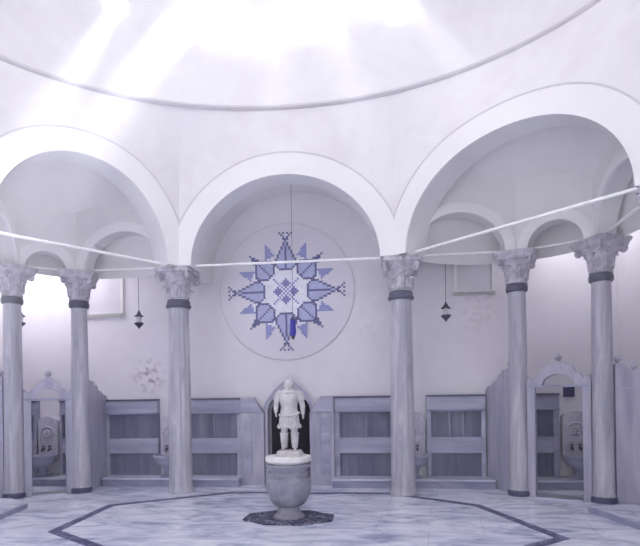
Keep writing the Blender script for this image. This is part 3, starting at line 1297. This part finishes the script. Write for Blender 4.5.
# ------------------------------------------------------------------ hanging lamps
def make_lamp(label):
    root = empty('hanging_lamp', label=label, cat='hanging lamp', group='small dark hanging lamps of the aisles')
    top = 5.15
    mb = MB(); mb.tube([(0, 0, 0.36), (0, 0, 2.16)], 0.006, 6)
    mb.build('chain', M['darkring'], root)
    mb = MB(); mb.lathe([(0.085, 0.24), (0.08, 0.255), (0.05, 0.275), (0.03, 0.31), (0.012, 0.35), (0.006, 0.37)], 20)
    mb.build('cap', M['iron'], root, angle=30)
    mb = MB(); mb.lathe([(0.03, 0.12), (0.045, 0.15), (0.045, 0.22), (0.03, 0.245)], 16)
    mb.build('glass', M['lampglass'], root)
    mb = MB(); mb.lathe([(0.004, 0.0), (0.015, 0.02), (0.03, 0.045), (0.06, 0.07), (0.085, 0.10), (0.085, 0.12), (0.03, 0.125)], 20)
    mb.build('bowl', M['iron'], root, angle=30)
    return root


l1 = make_lamp('small dark hanging lamp in the small arch right of the tile star')
l1.location = (2.76, 5.2, 2.98)
copy_tree(l1, (-2.99, 5.2, 3.03), 0, 'small dark hanging lamp in the small arch left of the tile star')
copy_tree(l1, (-5.38, 5.1, 3.10), 0, 'small dark hanging lamp half hidden by the leftmost slender column')

root = empty('hanging_lamp', (0.0, 5.2, 2.79), label='cobalt blue glass lamp hanging in front of the tile star', cat='hanging lamp')
mb = MB(); mb.lathe([(0.02, 0.0), (0.045, 0.03), (0.058, 0.09), (0.052, 0.2), (0.05, 0.28), (0.045, 0.33)], 20)
mb.build('glass', M['cobalt'], root)
mb = MB(); mb.lathe([(0.008, -0.045), (0.03, -0.02), (0.04, 0.02), (0.03, 0.03)], 16)
mb.build('drip_cup', M['iron'], root)
mb = MB(); mb.lathe([(0.052, 0.32), (0.05, 0.34), (0.02, 0.37), (0.006, 0.40)], 16)
mb.build('cap', M['darkring'], root)
mb = MB(); mb.tube([(0, 0, 0.39), (0, 0, 2.86)], 0.0045, 6)
mb.build('chain', M['darkring'], root)

# ------------------------------------------------------------------ dome eyes (skylights)
def dome_pt(px, py):
    f = FPX
    a, b = px - 320.0, -(py - 400.6)
    c, s = cos(ROLL), sin(ROLL)
    u, v = a * c + b * s, -a * s + b * c
    X, Y = u / f, v / f
    c, s = cos(YAW), sin(YAW)
    d = Vector((X * c - s, X * s + c, Y))
    return d


EYES = [(-2.45, 3.45, 7.87), (-1.61, 3.91, 7.74), (-1.13, 4.07, 7.69), (-0.63, 4.12, 7.92), (-0.29, 4.26, 7.57), (0.37, 4.17, 8.05),
        (0.86, 4.23, 7.76), (-0.84, 4.00, 8.14), (1.52, 4.09, 7.92), (1.98, 4.02, 7.76), (-0.1, 4.17, 7.95),
        (-1.35, 3.95, 8.15), (0.45, 4.25, 7.72), (1.1, 4.1, 8.1), (-0.75, 4.2, 7.62)]  # some eyes are added to merge the glow into one bright cloud
EYES = EYES + [(RC[0] + 3.1 * cos(a), RC[1] + 2.4 * sin(a), 9.3) for a in [k * pi / 6 + 0.26 for k in range(0, 12, 2)]]
first = None
for k, e in enumerate(EYES):
    e = Vector(e)
    # project to the ellipsoid and find its normal
    ry = RYB if e.y > RC[1] else RYF
    d = Vector(((e.x - RC[0]) / RX, (e.y - RC[1]) / ry, (e.z - RZ) / DH))
    d.normalize()
    p = Vector((RC[0] + d.x * RX, RC[1] + d.y * ry, RZ + d.z * DH))
    nrm = Vector((d.x / RX, d.y / ry, d.z / DH)).normalized()
    if first is None:
        root = empty('skylight', cat='skylight', group='round glass eyes of the dome')
        # scalloped star opening with a bulging glass
        def star(r, z, n=48):
            return [(r * (1 + 0.05 * cos(6 * 2 * pi * i / n) + 0.06 * cos(2 * 2 * pi * i / n)) * cos(2 * pi * i / n), r * (1 + 0.05 * cos(6 * 2 * pi * i / n) + 0.06 * cos(2 * 2 * pi * i / n)) * sin(2 * pi * i / n), z) for i in range(n)]
        mb = MB(); mb.rings([star(0.19, -0.004), star(0.205, -0.004), star(0.205, 0.2), star(0.19, 0.2)])
        mb.build('collar', M['plaster'], root, angle=30)
        mb = MB(); mb.rings([star(0.01, -0.10), star(0.08, -0.09), star(0.14, -0.06), star(0.18, -0.02), star(0.19, -0.006), star(0.19, 0.12)])
        mb.build('glass', M['eye'], root)
        first = root
        r = root
    else:
        r = copy_tree(first, (0, 0, 0), 0, '')
    r.location = p
    r.rotation_euler = (nrm.to_track_quat('Z', 'Y').to_matrix() @ Matrix.Rotation(k * 1.3, 3, 'Z')).to_euler()
    sc_ = (0.95, 1.3, 0.95, 1.25, 1.05, 1.3, 1.3, 1.1, 1.0, 1.25, 0.95, 0.9, 0.8, 1.0, 0.75)[k] if k < 15 else 1.0
    r.scale = (sc_, sc_, 1)
    r['label'] = 'bright round glass skylight eye set in the dome above the cornice ring'

# ------------------------------------------------------------------ steam haze
mh = bpy.data.materials.new('steam_haze')
mh.use_nodes = True
nt = mh.node_tree
nt.nodes.clear()
out = nt.nodes.new('ShaderNodeOutputMaterial')
vs_ = nt.nodes.new('ShaderNodeVolumeScatter')
vs_.inputs['Color'].default_value = (0.88, 0.90, 1.0, 1)
vs_.inputs['Density'].default_value = HAZE
vs_.inputs['Anisotropy'].default_value = 0.2
nt.links.new(vs_.outputs[0], out.inputs['Volume'])
mb = MB()
mb.box(-5.8, 5.8, -6.5, 5.7, 0.03, 10.4)
o = mb.build('haze', mh)
tag(o, 'thin steamy haze filling the domed hall with soft light shafts', 'haze', kind='stuff')

# ------------------------------------------------------------------ fountain
FX, FY = 0.335, 2.80
mb = MB()
oc = [(FX + 0.66 * cos(pi / 8 + k * pi / 4), FY + 0.47 * sin(pi / 8 + k * pi / 4)) for k in range(8)]
mb.slab(oc, 0.0, 0.02)
o = mb.build('floor_slab', M['slabmarble'], bevel=0.004)
tag(o, 'dark veined octagonal marble slab under the bowl', 'floor slab')
root = empty('fountain_bowl', (FX, FY, 0.02), label='grey marble urn-shaped fountain bowl on the dark octagonal slab', cat='fountain')
mb = MB()
mb.lathe([(0.215, 0.0), (0.215, 0.025), (0.185, 0.04), (0.165, 0.07), (0.15, 0.12), (0.155, 0.155)], 48)
mb.build('foot', M['bowl'], root, angle=40)
mb = MB()
mb.lathe([(0.15, 0.15), (0.19, 0.165), (0.235, 0.21), (0.275, 0.28), (0.30, 0.36), (0.312, 0.44), (0.315, 0.50), (0.312, 0.535), (0.295, 0.545)], 56)
mb.build('basin', M['bowl'], root, angle=40)
mb = MB()
mb.lathe([(0.285, 0.54), (0.285, 0.56), (0.272, 0.565), (0.272, 0.60), (0.290, 0.605), (0.290, 0.63), (0.270, 0.637), (0.270, 0.67), (0.292, 0.675),
          (0.30, 0.70), (0.318, 0.715), (0.312, 0.730), (0.27, 0.737), (0.27, 0.748)], 56)
mb.build('neck', M['bowl'], root, angle=25)
mb = MB()
mb.lathe([(0.265, 0.742), (0.265, 0.760), (0.305, 0.764), (0.316, 0.775), (0.318, 0.80), (0.316, 0.828), (0.305, 0.840), (0.295, 0.842), (0.05, 0.842)], 56)
rim = mb.build('rim', M['rim'], root, angle=25)
rim['label'] = 'pale polished rim slab'

# ------------------------------------------------------------------ statue
def skin_mesh(verts, edges, radii, root_i, sub=1):
    me = bpy.data.meshes.new('figure')
    me.from_pydata(verts, edges, [])
    o = bpy.data.objects.new('figure_tmp', me)
    COL.objects.link(o)
    m = o.modifiers.new('skin', 'SKIN')
    lay = me.skin_vertices[0].data if me.skin_vertices else None
    if lay is None:
        bpy.context.view_layer.update()
        bpy.context.view_layer.objects.active = o
        bm = bmesh.new(); bm.from_mesh(me)
        bm.verts.layers.skin.verify()
        bm.to_mesh(me); bm.free()
        lay = me.skin_vertices[0].data
    for i, r in enumerate(radii):
        lay[i].radius = (r, r) if not isinstance(r, tuple) else r
        lay[i].use_root = (i == root_i)
    m.use_smooth_shade = True
    s = o.modifiers.new('sub', 'SUBSURF')
    s.levels = s.render_levels = sub + 1
    dg = bpy.context.evaluated_depsgraph_get()
    ev = o.evaluated_get(dg)
    em = ev.to_mesh()
    vs = [tuple(v.co) for v in em.vertices]
    fs = [tuple(p.vertices) for p in em.polygons]
    ev.to_mesh_clear()
    bpy.data.objects.remove(o)
    return vs, fs


def head_mesh(c, rx, ry, rz):
    """a head facing -y with brow, nose, mouth, chin, ears"""
    n, m = 28, 20
    rs = []
    for k in range(m + 1):
        a = -pi / 2 + pi * k / m
        z = sin(a)
        q = max(cos(a), 0.03)
        ring = []
        for i in range(n):
            th = 2 * pi * i / n
            x, y = q * cos(th), q * sin(th)
            fr = max(0.0, -sin(th))
            jaw = 1 - 0.22 * max(0, -z) * (1 if z < 0 else 0)
            px, py, pz = x * rx * jaw, y * ry * (jaw if y > 0 else 1), z * rz
            cx_ = abs(x)
            if y < 0:
                py -= 0.28 * ry * math.exp(-(cx_ / 0.16) ** 2) * math.exp(-((z + 0.12) / 0.20) ** 2)   # nose
                py += 0.10 * ry * math.exp(-((cx_ - 0.36) / 0.16) ** 2) * math.exp(-((z - 0.08) / 0.12) ** 2)  # eye sockets
                py -= 0.07 * ry * math.exp(-((z - 0.26) / 0.09) ** 2) * fr        # brow
                py -= 0.07 * ry * math.exp(-(cx_ / 0.28) ** 2) * math.exp(-((z + 0.46) / 0.07) ** 2)      # lips
                py -= 0.10 * ry * math.exp(-(cx_ / 0.25) ** 2) * math.exp(-((z + 0.78) / 0.14) ** 2)      # chin
            if abs(cos(th)) > 0.93 and -0.3 < z < 0.25:
                px *= 1.12
            ring.append((c[0] + px, c[1] + py, c[2] + pz))
        rs.append(ring)
    return rs


# heights inside the statue: 0 = top of the plinth, 0.985 = crown
V, Ed, R = [], [], []


def jv(p, r, par=None):
    V.append(p); R.append(r)
    if par is not None:
        Ed.append((par, len(V) - 1))
    return len(V) - 1


pel = jv((0, 0, 0.50), (0.095, 0.075))
wst = jv((0, 0, 0.60), (0.085, 0.065), pel)
chs = jv((0, 0, 0.71), (0.105, 0.075), wst)
upc = jv((0, 0, 0.785), (0.085, 0.06), chs)
nck = jv((0, 0, 0.835), (0.043, 0.043), upc)
hed = jv((0, -0.004, 0.875), (0.045, 0.045), nck)
HANDS = []
for s in (-1, 1):
    sh = jv((s * 0.125, 0, 0.775), 0.045, upc)
    if s < 0:
        el = jv((s * 0.185, 0.02, 0.64), 0.044, sh)
        wr = jv((s * 0.175, -0.06, 0.545), 0.030, el)
        pa = jv((s * 0.170, -0.075, 0.51), (0.026, 0.018), wr)
        dirv = Vector((0.02, -0.25, -1)).normalized()
    else:
        el = jv((s * 0.185, 0.015, 0.63), 0.044, sh)
        wr = jv((s * 0.192, -0.015, 0.51), 0.030, el)
        pa = jv((s * 0.203, -0.022, 0.475), (0.026, 0.018), wr)
        dirv = Vector((0.0, -0.15, -1)).normalized()
    HANDS.append((V[pa], dirv, s))
    hp = jv((s * 0.058, 0, 0.46), 0.066, pel)
    kn = jv((s * 0.070, -0.012, 0.265), 0.052, hp)
    cf = jv((s * 0.073, 0.006, 0.18), 0.043, kn)
    an = jv((s * 0.075, 0.010, 0.055), 0.027, cf)
    ft = jv((s * 0.080, -0.020, 0.022), (0.028, 0.022), an)
    te = jv((s * 0.092, -0.085, 0.016), (0.026, 0.015), ft)
vs, fs = skin_mesh(V, Ed, R, pel)
statue = MB()
statue.add(vs, fs)
# fingers and thumbs, rooted inside the palms
for (pc, dv, s) in HANDS:
    pc = Vector(pc)
    side = Vector((0, 1, 0)) if True else None
    for k in range(4):
        o_ = pc + Vector((0, (k - 1.5) * 0.0115, -0.008))
        ln = (0.036, 0.042, 0.039, 0.030)[k]
        p1_ = o_ + dv * ln * 0.6
        p2_ = p1_ + (dv + Vector((-s * 0.6, 0, 0))).normalized() * ln * 0.5
        statue.tube([o_, p1_, p2_], [0.0068, 0.006, 0.0045], 8)
    o_ = pc + Vector((0, -0.015, 0.008))
    statue.tube([o_, o_ + Vector((-s * 0.006, -0.016, -0.015)), o_ + Vector((-s * 0.012, -0.018, -0.034))], [0.008, 0.007, 0.005], 8)
statue.rings(head_mesh((0, -0.006, 0.893), 0.064, 0.074, 0.085))
SX, SY, SZ = FX + 0.022, FY, 0.862 + 0.075
sroot = empty('statue', (SX, SY, 0.862), label='white marble statue of a figure in tunic standing on the fountain bowl', cat='statue')
mb = MB()
mb.rings([rect_ring(0.185, 0.0, sq=8), rect_ring(0.185, 0.028, sq=8), rect_ring(0.165, 0.036, sq=8), rect_ring(0.165, 0.06, sq=8), rect_ring(0.15, 0.075, sq=8)])
mb.v = [(x, y * 0.8, z) for x, y, z in mb.v]
mb.build('plinth', M['statue'], sroot, angle=30)
fig = statue.build('figure', M['statue'], sroot, angle=70, loc=(0, 0, 0.075))


def ering(cx, cy, rx, ry, z, n=48, pl=0.0, k=16, ph=0.0):
    return [(cx + rx * (1 + pl * cos(k * 2 * pi * i / n + ph)) * cos(2 * pi * i / n), cy + ry * (1 + pl * cos(k * 2 * pi * i / n + ph)) * sin(2 * pi * i / n), z) for i in range(n)]


zo = 0.075
mb = MB()
mb.rings([ering(0, 0, .118, .090, .545 + zo), ering(0, 0, .112, .088, .60 + zo), ering(0, -.004, .128, .098, .68 + zo), ering(0, -.006, .138, .100, .735 + zo),
          ering(0, 0, .135, .085, .79 + zo), ering(0, 0, .095, .065, .825 + zo), ering(0, 0, .055, .052, .838 + zo)])
mb.build('cuirass', M['statue'], sroot, angle=60)
mb = MB()
mb.rings([ering(0, 0, .140, .112, .315 + zo, 96, .035, 16), ering(0, 0, .148, .118, .315 + zo, 96, .035, 16), ering(0, 0, .140, .112, .40 + zo, 96, .03, 16), ering(0, 0, .130, .10, .48 + zo, 96, .02, 16),
          ering(0, 0, .120, .092, .555 + zo, 96)])
mb.build('skirt', M['statue'], sroot, angle=50)
mb = MB()
for i in range(16):
    th = 2 * pi * (i + .5) / 16
    x, y = .150 * cos(th), .121 * sin(th)
    mb.ball((x, y, .328 + zo), (0.020, 0.014, 0.030), 8, 6)
mb.build('tassels', M['statue'], sroot)
mb = MB()
pts = []
for i in range(41):
    th = 2 * pi * i / 40
    pts.append((.136 * cos(th), .106 * sin(th), .50 + zo - 0.03 * max(0, -sin(th)) ** 2 + 0.012 * cos(th)))
mb.tube(pts, 0.017, 8)
mb.build('sash', M['statue'], sroot, angle=60)
mb = MB()
pts = [(.09 * cos(2 * pi * i / 30), .075 * sin(2 * pi * i / 30) - .01, .808 + zo - 0.02 * max(0, -sin(2 * pi * i / 30))) for i in range(31)]
mb.tube(pts, 0.016, 8)
mb.build('collar', M['statue'], sroot, angle=60)
for s in (-1, 1):
    mb = MB()
    mb.tube([(s * .105, 0, .80 + zo), (s * .135, 0, .775 + zo), (s * .165, 0.012, .70 + zo), (s * .172, .013, .675 + zo)], [0.045, 0.056, 0.054, 0.052], 16)
    mb.build('sleeve', M['statue'], sroot, angle=60)
    mb = MB()
    x0 = s * 0.073
    mb.lathe([(0.040, 0.035 + zo), (0.042, 0.06 + zo), (0.055, 0.16 + zo), (0.054, 0.215 + zo), (0.062, 0.225 + zo), (0.062, 0.24 + zo), (0.050, 0.245 + zo)], 20, (x0, 0.004))
    mb.build('boot', M['statue'], sroot, angle=50)
mb = MB()
rs = []
for k in range(11):
    a = -0.15 + (pi / 2 + 0.10) * k / 10
    q = max(cos(a), 0.03)
    rs.append([(0.071 * q * cos(t_) * (1 + .04 * cos(9 * t_)), 0.012 + 0.078 * q * sin(t_) * (1 + .04 * cos(9 * t_)), 0.905 + zo + 0.080 * sin(a)) for t_ in [2 * pi * i / 40 for i in range(40)]])
mb.rings(rs)
mb.build('hair', M['statue'], sroot, angle=60)
